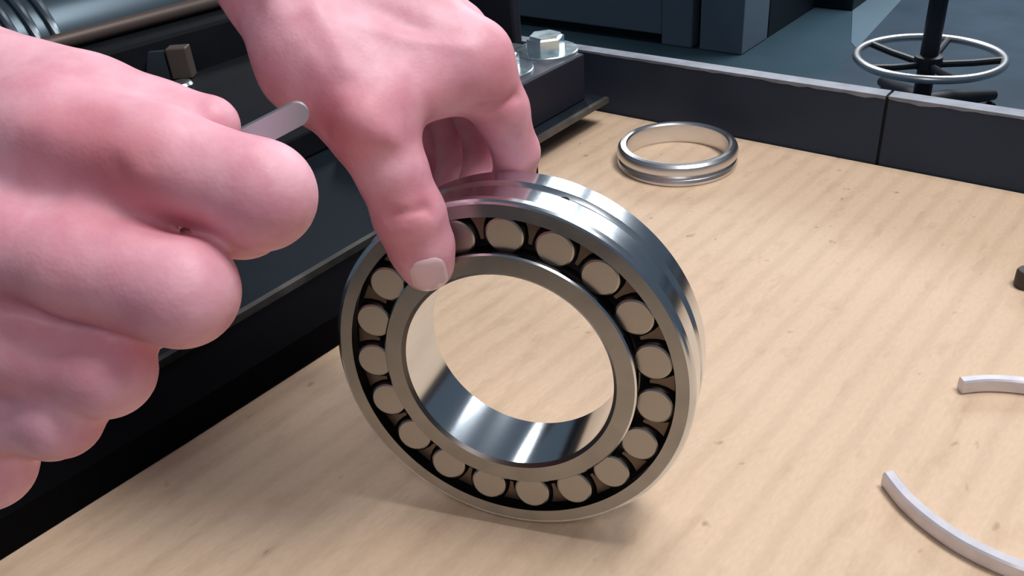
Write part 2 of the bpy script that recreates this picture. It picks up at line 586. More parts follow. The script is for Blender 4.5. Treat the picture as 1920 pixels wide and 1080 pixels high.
# cage: ring behind the rollers, coloured black as gap shade, with a prong between each pair
prof = [(0.0437, -0.0078), (0.0584, -0.0078), (0.0584, zc + 0.002), (0.0437, zc + 0.002)]
bm = lathe(prof, 120, FR)
cage = obj('cage', bm, M['cage'], bearing)
RCEN = 0.793 * S
NR = 19
pr = FR.inverted() @ Vector(T)
d1 = FR.to_3x3().inverted() @ Vector(ray(1037, 474))
kk = (-0.0021 - pr.z) / d1.z
p1 = pr + d1 * kk
ph0 = math.atan2(p1.y, p1.x)
rr = 0.0065
rprof = [(0.0003, 0), (rr - 0.0008, 0), (rr - 0.0002, -0.0003), (rr, -0.0010), (rr + 0.00025, -0.0055), (rr, -0.0095), (rr - 0.0005, -0.0102), (0.0003, -0.0102)]
first = None
for i in range(NR):
    a = ph0 + 2 * math.pi * i / NR
    c = Vector((RCEN * math.cos(a), RCEN * math.sin(a), -0.0021))
    rad = Vector((math.cos(a), math.sin(a), 0))
    ax = (Vector((0, 0, 1)) - rad * 0.10).normalized()
    loc = frame(c, ax, rad)
    if first is None:
        bm = solid_lathe(rprof, 40)
        first = obj('roller', bm, M['roller'], bearing, world=False, angle=18)
        o = first
    else:
        o = first.copy(); COL.objects.link(o)
    o.matrix_basis = chain(bearing).inverted() @ FR @ loc
for i in range(NR):
    a = ph0 + 2 * math.pi * (i + 0.5) / NR
    bm = bmesh.new()

    def cp(r, t, z):
        return FR @ Vector((r * math.cos(a) - t * math.sin(a), r * math.sin(a) + t * math.cos(a), z))
    sec = [(0.0475, 0.0006), (0.0500, 0.0008), (0.0528, 0.0016), (0.0554, 0.0030), (0.0554, -0.0030), (0.0528, -0.0016), (0.0500, -0.0008), (0.0475, -0.0006)]
    hi = [bm.verts.new(cp(r, tt, -0.0040)) for r, tt in sec]
    lo = [bm.verts.new(cp(r, tt, -0.0089)) for r, tt in sec]
    bm.faces.new(hi); bm.faces.new(lo[::-1])
    for j in range(len(sec)):
        jj = (j + 1) % len(sec)
        bm.faces.new((hi[j], hi[jj], lo[jj], lo[j]))
    obj('cage_prong', bm, M['prong'], cage, smooth=False)

# ------------------------------------------------------------------ grooved steel ring behind
cL, cR = W(1157, 278, 0.010), W(1385, 276, 0.010)
cen = (cL + cR) / 2
Rr = (cR - cL).length / 2
k = Rr
# double-beaded profile
rp = []
for z, r in ((0.0, -0.0016), (0.0004, -0.0006), (0.0022, -0.0001), (0.0040, -0.0008), (0.0050, -0.0022), (0.0058, -0.0013),
             (0.0075, 0.0), (0.0100, 0.0), (0.0122, -0.0008), (0.0137, -0.0024), (0.0142, -0.0042), (0.0138, -0.0058), (0.0128, -0.0066),
             (0.0110, -0.0068), (0.0020, -0.0066), (0.0, -0.0058)):
    rp.append((Rr + r, z))
bm = lathe(rp, 128, Matrix.Translation(Vector((cen.x, cen.y, 0.0001))))
tag(obj('grooved_ring', bm, M['chrome'], angle=22), 'shiny round steel ring with a grooved rim lying flat before the back rail', 'ring')


# ------------------------------------------------------------------ pale half rings at the right
def half_ring(pts, wdt, hgt, label, zoff=0.0001):
    P = [Vector((p.x, p.y, 0)) for p in pts]
    # smooth
    Q = []
    for i in range(len(P) - 1):
        p0 = P[max(i - 1, 0)]; p1 = P[i]; p2 = P[i + 1]; p3 = P[min(i + 2, len(P) - 1)]
        for s_ in range(6):
            t_ = s_ / 6
            Q.append(0.5 * ((2 * p1) + (p2 - p0) * t_ + (2 * p0 - 5 * p1 + 4 * p2 - p3) * t_ ** 2 + (3 * p1 - p0 - 3 * p2 + p3) * t_ ** 3))
    Q.append(P[-1])
    bm = bmesh.new()
    rings = []
    for i, p in enumerate(Q):
        t_ = (Q[min(i + 1, len(Q) - 1)] - Q[max(i - 1, 0)]).normalized()
        nn = Vector((-t_.y, t_.x, 0))
        c = 0.0007
        sec = [(-wdt / 2, c), (-wdt / 2, hgt - c), (-wdt / 2 + c, hgt), (wdt / 2 - c, hgt), (wdt / 2, hgt - c), (wdt / 2, c), (wdt / 2 - c, 0), (-wdt / 2 + c, 0)]
        rings.append([bm.verts.new(p + nn * u_ + Vector((0, 0, v_ + zoff))) for u_, v_ in sec])
    for A, Bq in zip(rings, rings[1:]):
        for k_ in range(8):
            bm.faces.new((A[k_], A[(k_ + 1) % 8], Bq[(k_ + 1) % 8], Bq[k_]))
    bm.faces.new(rings[0][::-1]); bm.faces.new(rings[-1])
    return tag(obj('half_ring', bm, M['bar'], angle=30), label, 'metal strip', 'pale half rings at the right of the bench')


zt = 0.0066
half_ring([W(1804, 711, zt), W(1850, 707, zt), W(1900, 709, zt), W(1950, 716, zt), W(2010, 732, zt), W(2070, 757, zt)], 0.0042, zt,
          'short end of a pale curved metal strip at the right edge, farther from the viewer')
half_ring([W(1667, 884, zt), W(1700, 925, zt), W(1745, 965, zt), W(1800, 1003, zt), W(1860, 1034, zt), W(1925, 1060, zt), W(2000, 1080, zt), W(2080, 1090, zt)], 0.0046, zt,
          'long pale curved metal strip in the bottom right corner, nearest the viewer')
# dark rubber plug at the right edge
c = W(1926, 520, 0.005)
bm = solid_lathe([(0.002, 0.0001), (0.0048, 0.0001), (0.0052, 0.001), (0.0052, 0.008), (0.0045, 0.0092), (0.002, 0.0095)], 32, Matrix.Translation(Vector((c.x, c.y, 0))))
tag(obj('rubber_plug', bm, M['rubber']), 'dark round plug just cut by the right edge of the frame', 'plug')

# ------------------------------------------------------------------ black machine at the left
PZ = 0.020
A_ = W(1140, 183, PZ)
PD = -RN                                     # plate edge runs towards the viewer
mach = empty('machine_vise', along(A_, -0.1, -0.2), 'heavy black machine vise on a dark base plate behind both hands', 'machine')


def mp(a, b):                                # a: into the plate (left), b: along its edge towards the viewer
    return Vector((A_.x, A_.y, 0)) - RD * a - RN * b


q = [mp(0, 0), mp(0, 0.52), mp(0.34, 0.52), mp(0.34, 0)]
bm = prism([(p.x, p.y) for p in q][::-1], PZ - 0.0035, PZ, bevel=0.0004)
obj('base_plate', bm, M['plate'], mach, smooth=False)
q = [mp(-0.0006, -0.0004), mp(-0.0006, 0.521), mp(0.0030, 0.521), mp(0.0030, -0.0004)]
bm = prism([(p.x, p.y) for p in q][::-1], PZ - 0.0036, PZ + 0.0003)
o = obj('plate_edge', bm, M['plate_edge'], mach, smooth=False); o['label'] = 'worn bare metal edge of the base plate'
# base under the plate, blackened and outlined to stand for the shadow
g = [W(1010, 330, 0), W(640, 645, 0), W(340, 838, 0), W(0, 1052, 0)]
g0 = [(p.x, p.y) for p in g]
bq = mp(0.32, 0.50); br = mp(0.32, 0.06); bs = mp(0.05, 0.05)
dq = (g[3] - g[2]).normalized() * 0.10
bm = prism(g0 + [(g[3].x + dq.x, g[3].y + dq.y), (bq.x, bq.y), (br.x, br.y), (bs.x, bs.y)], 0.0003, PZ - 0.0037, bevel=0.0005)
obj('shadow_base', bm, M['shadow_base'], mach, smooth=False)
# bolted block
bz0 = PZ + 0.0002
e_far = W(1098, 186, bz0)
a_off = -(Vector((e_far.x, e_far.y, 0)) - Vector((A_.x, A_.y, 0))).dot(RD)
b_far = -(Vector((e_far.x, e_far.y, 0)) - Vector((A_.x, A_.y, 0))).dot(RN)
vd = ray(1102, 97)
pl = np.array(RD); kk = ((np.array(e_far) - T) @ pl) / (vd @ pl)
btop = (T + vd * kk)[2]
b_near = b_far + 0.150
q = [mp(a_off, b_far), mp(a_off, b_near), mp(a_off + 0.10, b_near), mp(a_off + 0.10, b_far)]
bm = prism([(p.x, p.y) for p in q][::-1], bz0, btop, bevel=0.0012)
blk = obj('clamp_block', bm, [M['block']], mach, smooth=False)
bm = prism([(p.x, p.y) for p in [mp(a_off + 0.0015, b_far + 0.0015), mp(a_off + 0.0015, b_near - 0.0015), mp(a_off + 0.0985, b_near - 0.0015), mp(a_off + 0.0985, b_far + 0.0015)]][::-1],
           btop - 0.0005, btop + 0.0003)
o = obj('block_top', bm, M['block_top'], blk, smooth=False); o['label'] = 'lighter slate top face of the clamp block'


def flange_bolt(px, py, rw, parent, z=None, hexh=0.0075):
    z = btop + 0.0003 if z is None else z
    c = W(px, py, z)
    mt = Matrix.Translation(Vector((c.x, c.y, z)))
    e = obj('washer', solid_lathe([(rw * .4, 0), (rw, 0), (rw, 0.0016), (rw - 0.0005, 0.0021), (rw * .62, 0.0026), (rw * .4, 0.0027)], 48, mt), M['zinc'], parent)
    bm = bmesh.new()
    rh = rw * 0.60
    vs0, vs1, vs2 = [], [], []
    for i in range(6):
        a = math.radians(60 * i + 12)
        vs0.append(bm.verts.new(mt @ Vector((rh * math.cos(a), rh * math.sin(a), 0.0022))))
        vs1.append(bm.verts.new(mt @ Vector((rh * math.cos(a), rh * math.sin(a), hexh))))
    for i in range(6): bm.faces.new((vs0[i], vs0[(i + 1) % 6], vs1[(i + 1) % 6], vs1[i]))
    bm.faces.new(vs0[::-1]); bm.faces.new(vs1)
    bmesh.ops.bevel(bm, geom=[ed for ed in bm.edges if all(v in vs1 for v in ed.verts)], offset=rh * 0.14, segments=3, affect='EDGES')
    b = obj('bolt', bm, M['zinc'], parent, smooth=False)
    return b


flange_bolt(1024, 97, 0.0228, mach, hexh=0.0125)
flange_bolt(938, 133, 0.0228, mach, hexh=0.0125)
# column rising behind the hand
cc = mp(a_off + 0.040, b_far - 0.005)
cr = W(966, 66, btop)
crv = Vector((cr.x, cr.y, 0))
cdist = (RA - crv).dot(RN) - 0.004
q = [crv, crv - RD * 0.13, crv - RD * 0.13 + RN * min(0.07, cdist), crv + RN * min(0.07, cdist)]
bm = prism([(p.x, p.y) for p in q], PZ, 0.27, bevel=0.003)
obj('column', bm, M['block'], mach, smooth=False)
# jaw slab between the hands
q = [mp(0.115, 0.012), mp(0.115, 0.235), mp(0.30, 0.235), mp(0.30, 0.012)]
bm = prism([(p.x, p.y) for p in q][::-1], PZ + 0.0001, 0.038, bevel=0.002)
obj('jaw_slab', bm, M['black'], mach, smooth=False)
# slate shaft and brown bar running across the top left
p0 = W(60, 92, 0.075); p1 = W(440, -8, 0.075)
dd = (p1 - p0).normalized()
p0 = p0 - dd * 0.25; p1 = p1 + dd * 0.05
nrm = Vector((-dd.y, dd.x, 0))
bm = tube([p0, p1], 0.006, 16)
o = obj('bar', bm, M['brownedge'], mach); o['label'] = 'thin brown bar'
c0 = p0 + nrm * 0.050 + Vector((0, 0, -0.01)); c1 = p1 + nrm * 0.050 + Vector((0, 0, -0.01))
bm = tube([c0, c1], 0.046, 40)
obj('shaft', bm, M['shaft'], mach)
# black cross beam under the bar
q = [p0 - nrm * 0.03, p1 - nrm * 0.03, p1 + nrm * 0.10, p0 + nrm * 0.10]
bm = prism([(p.x, p.y) for p in q], 0.015, 0.0675, bevel=0.004)
obj('cross_beam', bm, M['black'], mach, smooth=False)
q = [p0 + nrm * 0.11, p1 + nrm * 0.11, p1 + nrm * 0.16, p0 + nrm * 0.16]
bm = prism([(p.x, p.y) for p in q], 0.015, 0.12, bevel=0.004)
obj('back_beam', bm, M['darkcab_shade'], mach, smooth=False)
# coil spring round the shaft at the left
sc_ = c0 + (c1 - c0) * (((W(45, 30, 0.10) - c0).dot(dd)) / (c1 - c0).length)
u_ = Vector((0, 0, 1)); pts = []
for i in range(150):
    a = i * 2 * math.pi / 24
    pts.append(sc_ + dd * (-0.055 + 0.014 * i / 24) + (nrm * math.cos(a) + u_ * math.sin(a)) * 0.0495)
bm = tube(pts, 0.0032, 8)
obj('spring', bm, M['spring'], mach)
# clip and screw showing just above the fist
sz = 0.0383
c = W(341, 162, sz)
mt = Matrix.Translation(Vector((c.x, c.y, sz)))
o = obj('screw', solid_lathe([(0.002, 0), (0.0085, 0), (0.0088, 0.0016), (0.0075, 0.0035), (0.002, 0.0044)], 24, mt), M['zinc'], mach); o['label'] = 'small bright round screw head'
c = W(302, 150, sz)
bm = bmesh.new()
vs = [Vector((-0.012, 0, 0)), Vector((0.008, 0, 0)), Vector((0.008, 0, 0.022)), Vector((-0.004, 0, 0.022))]
fr = Matrix.Translation(Vector((c.x, c.y, sz)))
A1 = [bm.verts.new(fr @ v) for v in vs]; A2 = [bm.verts.new(fr @ (v + Vector((0, 0.004, 0)))) for v in vs]
bm.faces.new(A1[::-1]); bm.faces.new(A2)
for i in range(4): bm.faces.new((A1[i], A1[(i + 1) % 4], A2[(i + 1) % 4], A2[i]))
o = obj('bracket', bm, M['spring'], mach, smooth=False); o['label'] = 'small pale bracket plate'
bm = prism([(c.x + 0.010, c.y - 0.002), (c.x + 0.026, c.y - 0.002), (c.x + 0.026, c.y + 0.01), (c.x + 0.010, c.y + 0.01)], sz, sz + 0.024, bevel=0.001)
o = obj('lug', bm, M['brownedge'], mach, smooth=False); o['label'] = 'brown lug beside the bracket'

# ------------------------------------------------------------------ background: cabinet, dark cabinet, stool
fp = W(1390, 104, FZ)
cab = empty('open_workbench', (fp.x, fp.y, FZ), 'slate grey steel workbench with its shaded recess filled dark, standing far behind the rail', 'workbench')


def cb(a, b):
    return Vector((fp.x, fp.y, 0)) - RD * a + RN * b


def face_z(px, py):
    d_ = ray(px, py); kk_ = ((np.array(fp) - T) @ np.array(RN)) / (d_ @ np.array(RN)); p_ = T + d_ * kk_
    return p_[2], -(Vector(p_) - Vector((fp.x, fp.y, 0))).dot(RD)


z_b, a_b = face_z(1240, 65)
z_s, a_s1 = face_z(1312, 60)
_, a_s0 = face_z(1297, 60)
q = [cb(0, 0), cb(a_s1, 0), cb(a_s1, 0.25), cb(0, 0.25)]
bm = prism([(p.x, p.y) for p in q], FZ, 0.12, bevel=0.006); obj('side_pedestal', bm, M['cabinet'], cab, smooth=False)
q = [cb(a_s0, 0), cb(a_b, 0), cb(a_b, 0.5), cb(a_s0, 0.5)]
bm = prism([(p.x, p.y) for p in q], FZ, 0.12, bevel=0.006); obj('leg_panel', bm, M['cabinet'], cab, smooth=False)
q = [cb(a_b + 0.001, 0), cb(a_b + 1.6, 0), cb(a_b + 1.6, 0.04), cb(a_b + 0.001, 0.04)]
bm = prism([(p.x, p.y) for p in q], z_b, 0.12, bevel=0.006); obj('front_apron', bm, M['cabinet'], cab, smooth=False)
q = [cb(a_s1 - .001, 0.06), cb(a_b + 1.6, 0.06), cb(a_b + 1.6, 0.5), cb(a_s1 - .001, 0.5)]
bm = prism([(p.x, p.y) for p in q], FZ, 0.11, bevel=0.004); obj('recess_shade', bm, M['darkcab_shade'], cab, smooth=False)  # solid near-black block stands for the shade under the bench
q = [cb(-0.02, -0.02), cb(a_b + 1.62, -0.02), cb(a_b + 1.62, 0.52), cb(-0.02, 0.52)]
bm = prism([(p.x, p.y) for p in q], 0.12, 0.16, bevel=0.005); obj('worktop', bm, M['cabinet'], cab, smooth=False)

q = [cb(0.002, 0.26), cb(0.06, 0.26), cb(0.06, 1.9), cb(0.002, 1.9)]
bm = prism([(p.x, p.y) for p in q], FZ, 0.12, bevel=0.004); obj('side_panel', bm, M['darkcab_shade'], cab, smooth=False)  # workbench side, coloured much darker than its front
k0 = W(1508, 12, FZ); k1 = W(1598, 21, FZ)
dk = (k1 - k0); L_ = dk.length; dk.normalize(); nk = Vector((-dk.y, dk.x, 0))
dark = empty('dark_cabinet', k0 + dk * 0.3, 'black steel cabinet farthest behind, at the end of the teal grey floor', 'cabinet')
p_ = [k0 + dk * 0.03, k0 + dk * L_, k0 + dk * L_ + nk * 0.35, k0 + dk * 0.03 + nk * 0.35]
bm = prism([(v.x, v.y) for v in p_], FZ + 0.001, FZ + 0.9, bevel=0.006); obj('body', bm, M['darkcab_shade'], dark, smooth=False)
p_ = [k0 + dk * 0.05 - nk * 0.012, k0 + dk * (L_ - 0.03) - nk * 0.012, k0 + dk * (L_ - 0.03), k0 + dk * 0.05]
bm = prism([(v.x, v.y) for v in p_], FZ + 0.06, FZ + 0.86, bevel=0.003); obj('door', bm, M['darkcab_shade'], dark, smooth=False)

# stool
ZR = -0.65
s0, s1 = W(1603, 100, ZR), W(1887, 112, ZR)
sc0 = (W(1603, 102, ZR) + W(1887, 113, ZR)) / 2
SR = (s1 - s0).length / 2 - 0.004
stool = empty('work_stool', (sc0.x, sc0.y, FZ + 0.008), 'black work stool with a round chrome foot ring beyond the rail', 'stool')
ctr = Vector((sc0.x, sc0.y, 0))
bm = tube([ctr + Vector((SR * math.cos(a), SR * math.sin(a), ZR)) for a in [2 * math.pi * i / 96 for i in range(96)]], 0.012, 12, closed=True)
o = obj('foot_ring', bm, M['chrome'], stool); o['label'] = 'round chrome foot ring'
bm = solid_lathe([(0.019, FZ + 0.10), (0.026, FZ + 0.12), (0.026, -0.30), (0.020, -0.295), (0.020, -0.12), (0.016, -0.1)], 32, Matrix.Translation(ctr))
obj('post', bm, M['stool'], stool)
bm = solid_lathe([(0.02, ZR - 0.035), (0.040, ZR - 0.03), (0.040, ZR + 0.005), (0.02, ZR + 0.01)], 32, Matrix.Translation(ctr))
obj('hub', bm, M['stool'], stool)
for kx in range(5):
    a = math.radians(52 + 72 * kx)
    dv = Vector((math.cos(a), math.sin(a), 0))
    bm = tube([ctr + dv * 0.03 + Vector((0, 0, ZR - 0.02)), ctr + dv * (SR * 0.6) + Vector((0, 0, ZR - 0.012)), ctr + dv * SR + Vector((0, 0, ZR))], 0.0105, 10)
    obj('spoke', bm, M['stool'], stool)
    a = math.radians(20 + 72 * kx)
    dv = Vector((math.cos(a), math.sin(a), 0))
    bm = tube([ctr + dv * 0.0 + Vector((0, 0, FZ + 0.105)), ctr + dv * 0.10 + Vector((0, 0, FZ + 0.10)), ctr + dv * 0.29 + Vector((0, 0, FZ + 0.078))], [0.034, 0.030, 0.017], 12)
    lg = obj('base_leg', bm, M['stool'], stool)
    cpos = ctr + dv * 0.28
    bm = solid_lathe([(0.005, -0.012), (0.022, -0.012), (0.025, -0.006), (0.025, 0.006), (0.022, 0.012), (0.005, 0.012)], 20, frame(cpos + Vector((0, 0, FZ + 0.0335)), Vector((-dv.y, dv.x, 0))))
    obj('caster', bm, M['stool'], lg)
bm = solid_lathe([(0.10, -0.13), (0.17, -0.12), (0.185, -0.10), (0.185, -0.075), (0.17, -0.055), (0.10, -0.05)], 48, Matrix.Translation(ctr))
obj('seat', bm, M['stool'], stool)


# ------------------------------------------------------------------ hands: one continuous skin each, grown from a distance field
def smin(a, b, k_):
    h = np.clip(0.5 + 0.5 * (b - a) / k_, 0, 1)
    return b * (1 - h) + a * h - k_ * h * (1 - h)


def seg_d(X, a, b, ra, rb_):
    ab = b - a
    t_ = np.clip(((X - a) @ ab) / max(ab @ ab, 1e-12), 0, 1)
    q_ = X - a - t_[..., None] * ab
    return np.sqrt((q_ * q_).sum(-1)) - (ra + (rb_ - ra) * t_)


def hand_field(X, spec):
    """X (n,3) -> signed distance; palm prims blend broadly, fingers stay apart from each other"""
    BIG = 1.0
    palm = np.full(len(X), BIG)
    for a, b, ra, rb_ in spec['palm']:
        palm = smin(palm, seg_d(X, a, b, ra, rb_), 0.010)
    fing = np.full(len(X), BIG)
    for ch in spec['fingers']:
        d_ = np.full(len(X), BIG)
        for (a, ra), (b, rb_) in zip(ch, ch[1:]):
            d_ = smin(d_, seg_d(X, a, b, ra, rb_), 0.003)
        fing = smin(fing, d_, 0.0035)
    out = smin(palm, fing, spec.get('k', 0.006))
    for a, b, r_, depth in spec['ridges']:
        dd_ = seg_d(X, a, b, 0, 0)
        out = out - depth * np.exp(-(dd_ / r_) ** 2)
    return out


def surface_nets(f, lo, h):
    nx, ny, nz = f.shape
    s_ = f < 0
    cell_min = np.ones((nx - 1, ny - 1, nz - 1), bool); cell_max = np.zeros_like(cell_min)
    for dx in (0, 1):
        for dy in (0, 1):
            for dz in (0, 1):
                q_ = s_[dx:nx - 1 + dx, dy:ny - 1 + dy, dz:nz - 1 + dz]
                cell_min &= q_; cell_max |= q_
    act = cell_max & ~cell_min
    idx = np.full(act.shape, -1, np.int64)
    I, J, K = np.nonzero(act)
    idx[I, J, K] = np.arange(len(I))
    acc = np.zeros((len(I), 3)); cnt = np.zeros(len(I))
    corners = [(dx, dy, dz) for dx in (0, 1) for dy in (0, 1) for dz in (0, 1)]
    for a in corners:
        for ax_ in range(3):
            if a[ax_]: continue
            b = list(a); b[ax_] = 1
            fa = f[I + a[0], J + a[1], K + a[2]]; fb = f[I + b[0], J + b[1], K + b[2]]
            m_ = (fa < 0) != (fb < 0)
            t_ = np.where(m_, fa / np.where(m_, fa - fb, 1), 0)
            p_ = np.tile(np.array(a, float), (len(I), 1)); p_[:, ax_] += t_
            acc[m_] += p_[m_]; cnt[m_] += 1
    V = (np.stack([I, J, K], 1) + acc / cnt[:, None]) * h + lo
    Fs = []
    for ax_ in range(3):
        sl0 = [slice(None)] * 3; sl1 = [slice(None)] * 3
        sl0[ax_] = slice(0, -1); sl1[ax_] = slice(1, None)
        a, b = s_[tuple(sl0)], s_[tuple(sl1)]
        e = np.argwhere(a != b)
        u2, v2 = [(1, 2), (2, 0), (0, 1)][ax_]
        e = e[(e[:, u2] > 0) & (e[:, v2] > 0) & (e[:, u2] < f.shape[u2] - 1) & (e[:, v2] < f.shape[v2] - 1)]
        du = np.zeros(3, int); du[u2] = 1
        dv = np.zeros(3, int); dv[v2] = 1
        c = [e - du - dv, e - dv, e, e - du]
        qd = np.stack([idx[x[:, 0], x[:, 1], x[:, 2]] for x in c], 1)
        flip = ~a[e[:, 0], e[:, 1], e[:, 2]]
        qd[flip] = qd[flip][:, ::-1]
        Fs.append(qd)
    return V, np.concatenate(Fs)


def build_hand(name, spec, parent, h=0.0011):
    pts = []
    for a, b, ra, rb_ in spec['palm']: pts += [a - ra, a + ra, b - rb_, b + rb_]
    for ch in spec['fingers']:
        for a, r_ in ch: pts += [a - r_, a + r_]
    pts = np.array(pts)
    lo = pts.min(0) - 0.006; hi = pts.max(0) + 0.006
    n_ = np.ceil((hi - lo) / h).astype(int) + 1
    # coarse pass
    cs = 8
    nc = np.ceil(n_ / cs).astype(int) + 1
    g = np.stack(np.meshgrid(*[np.arange(nc[i]) for i in range(3)], indexing='ij'), -1).reshape(-1, 3)
    cen_ = lo + (g + 0.5) * cs * h
    dc = hand_field(cen_, spec)
    N = nc * cs
    f = np.repeat(np.repeat(np.repeat(np.sign(dc).reshape(nc), cs, 0), cs, 1), cs, 2).astype(np.float32)
    near = g[np.abs(dc) < cs * h * 1.15]
    sub = np.stack(np.meshgrid(*[np.arange(cs)] * 3, indexing='ij'), -1).reshape(-1, 3)
    for s0_ in range(0, len(near), 400):
        b_ = (near[s0_:s0_ + 400, None, :] * cs + sub[None]).reshape(-1, 3)
        f[b_[:, 0], b_[:, 1], b_[:, 2]] = hand_field(lo + b_ * h, spec)
    V, Q = surface_nets(f, lo, h)
    me = bpy.data.meshes.new(name)
    inv = np.array(chain(parent).inverted())
    Vl = V @ inv[:3, :3].T + inv[:3, 3]
    me.from_pydata([tuple(v) for v in Vl], [], [tuple(int(x) for x in q_) for q_ in Q])
    me.update()
    red = np.zeros(len(V))
    for c_, r_, amt in spec['red']:
        red += amt * np.exp(-(((V - c_) ** 2).sum(1)) / r_ ** 2)
    at = me.attributes.new('redness', 'FLOAT', 'POINT')
    at.data.foreach_set('value', np.clip(red, 0, 0.9).astype(np.float32))
    me.polygons.foreach_set('use_smooth', [True] * len(me.polygons))
    me.materials.append(M['skin'])
    o_ = bpy.data.objects.new(name, me)
    COL.objects.link(o_)
    o_.parent = parent
    sm = o_.modifiers.new('relax', 'SMOOTH'); sm.factor = 0.5; sm.iterations = 3
    return o_


def chainof(*a):
    return [(D(x, y, d_), r_ / 1000) for x, y, d_, r_ in a]


def prim(a, b):
    return (D(*a[:3]), D(*b[:3]), a[3] / 1000, b[3] / 1000)


def ridge(a, b, r_, depth):
    return (D(*a), D(*b), r_ / 1000, depth / 1000)


person = empty('person', (-0.45, 0.05, 0.0), 'person at the left, bare hands only in view, one fist gripping a blade', 'person')

left = dict(
    k=0.006,
    palm=[
        prim((330, -330, 300, 27), (560, -70, 272, 24)),      # forearm to wrist
        prim((440, -330, 310, 27), (640, -60, 280, 23)),
        prim((545, -60, 270, 23), (600, 110, 260, 17)),       # thumb metacarpal
        prim((600, 110, 260, 17), (690, 225, 255, 12.5)),
        prim((620, -40, 272, 22), (880, 112, 272, 12)),       # second metacarpal
        prim((650, -50, 282, 20), (845, 72, 290, 12)),
        prim((640, -50, 296, 19), (815, 70, 308, 11)),
        prim((620, -40, 306, 18), (785, 80, 326, 10)),
        prim((700, 130, 262, 13), (858, 138, 268, 9.5)),       # web of the thumb
        prim((735, 180, 258, 9), (870, 150, 268, 7)),
    ],
    fingers=[
        chainof((690, 225, 255, 12.5), (733, 318, 258, 10.4), (768, 405, 263, 10.6), (790, 462, 268.5, 9.8), (800, 494, 272, 8.6)),
        chainof((888, 114, 270, 12.0), (938, 205, 280, 8.9), (968, 285, 292, 7.5), (962, 345, 304, 7.4), (930, 395, 306, 7.4)),
        chainof((848, 75, 290, 11.5), (900, 200, 305, 9.6), (920, 290, 316, 9.0), (905, 350, 318, 8.4), (885, 400, 316, 7.8)),
        chainof((815, 75, 308, 11), (850, 205, 326, 9.4), (865, 290, 334, 8.8), (855, 350, 333, 8), (840, 400, 328, 7.4)),
        chainof((785, 85, 326, 10), (800, 215, 342, 8.2), (805, 290, 347, 7.6), (800, 350, 343, 7), (795, 390, 338, 6.5)),
    ],
    ridges=[
        ridge((560, -60, 250), (870, 70, 262), 3.0, 1.5),      # tendons and veins on the back
        ridge((590, 20, 243), (650, 130, 242), 3.0, 1.5),
        ridge((600, 130, 245), (735, 260, 244), 3.4, 1.3),
        ridge((470, -60, 246), (600, 120, 243), 4.0, 1.2),
        ridge((740, 120, 252), (860, 175, 262), 5.0, -1.0),
        ridge((640, 40, 246), (880, 90, 256), 2.6, 0.7),
        ridge((668, 222, 240), (700, 250, 240), 6.0, 2.0),     # thumb knuckle
        ridge((728, 405, 252), (800, 390, 254), 1.6, -1.2),   # creases over the thumb joint
        ridge((735, 418, 254), (805, 404, 256), 1.5, -0.9),
        ridge((735, 392, 252), (790, 378, 254), 1.0, -0.4),
        ridge((900, 200, 266), (960, 180, 272), 2.2, -1.6),    # crease at the base of the index finger
        ridge((640, 205, 244), (618, 245, 248), 2.0, -0.8),
        ridge((660, 225, 242), (640, 265, 246), 1.8, -0.6),
    ],
    red=[(D(650, 250, 245), 0.012, .75), (D(625, 215, 248), 0.006, .5), (D(760, 405, 255), 0.009, .7), (D(880, 230, 290), 0.02, .4), (D(960, 290, 280), 0.014, .25),
         (D(930, 120, 262), 0.014, .3), (D(940, 185, 270), 0.010, .4), (D(760, 470, 262), 0.010, .22), (D(810, 180, 260), 0.012, .35), (D(500, 120, 255), .014, .25)])

lh = build_hand('left_hand', left, person)
lh['label'] = 'left hand with thumb on the front of the bearing and fingers behind it'

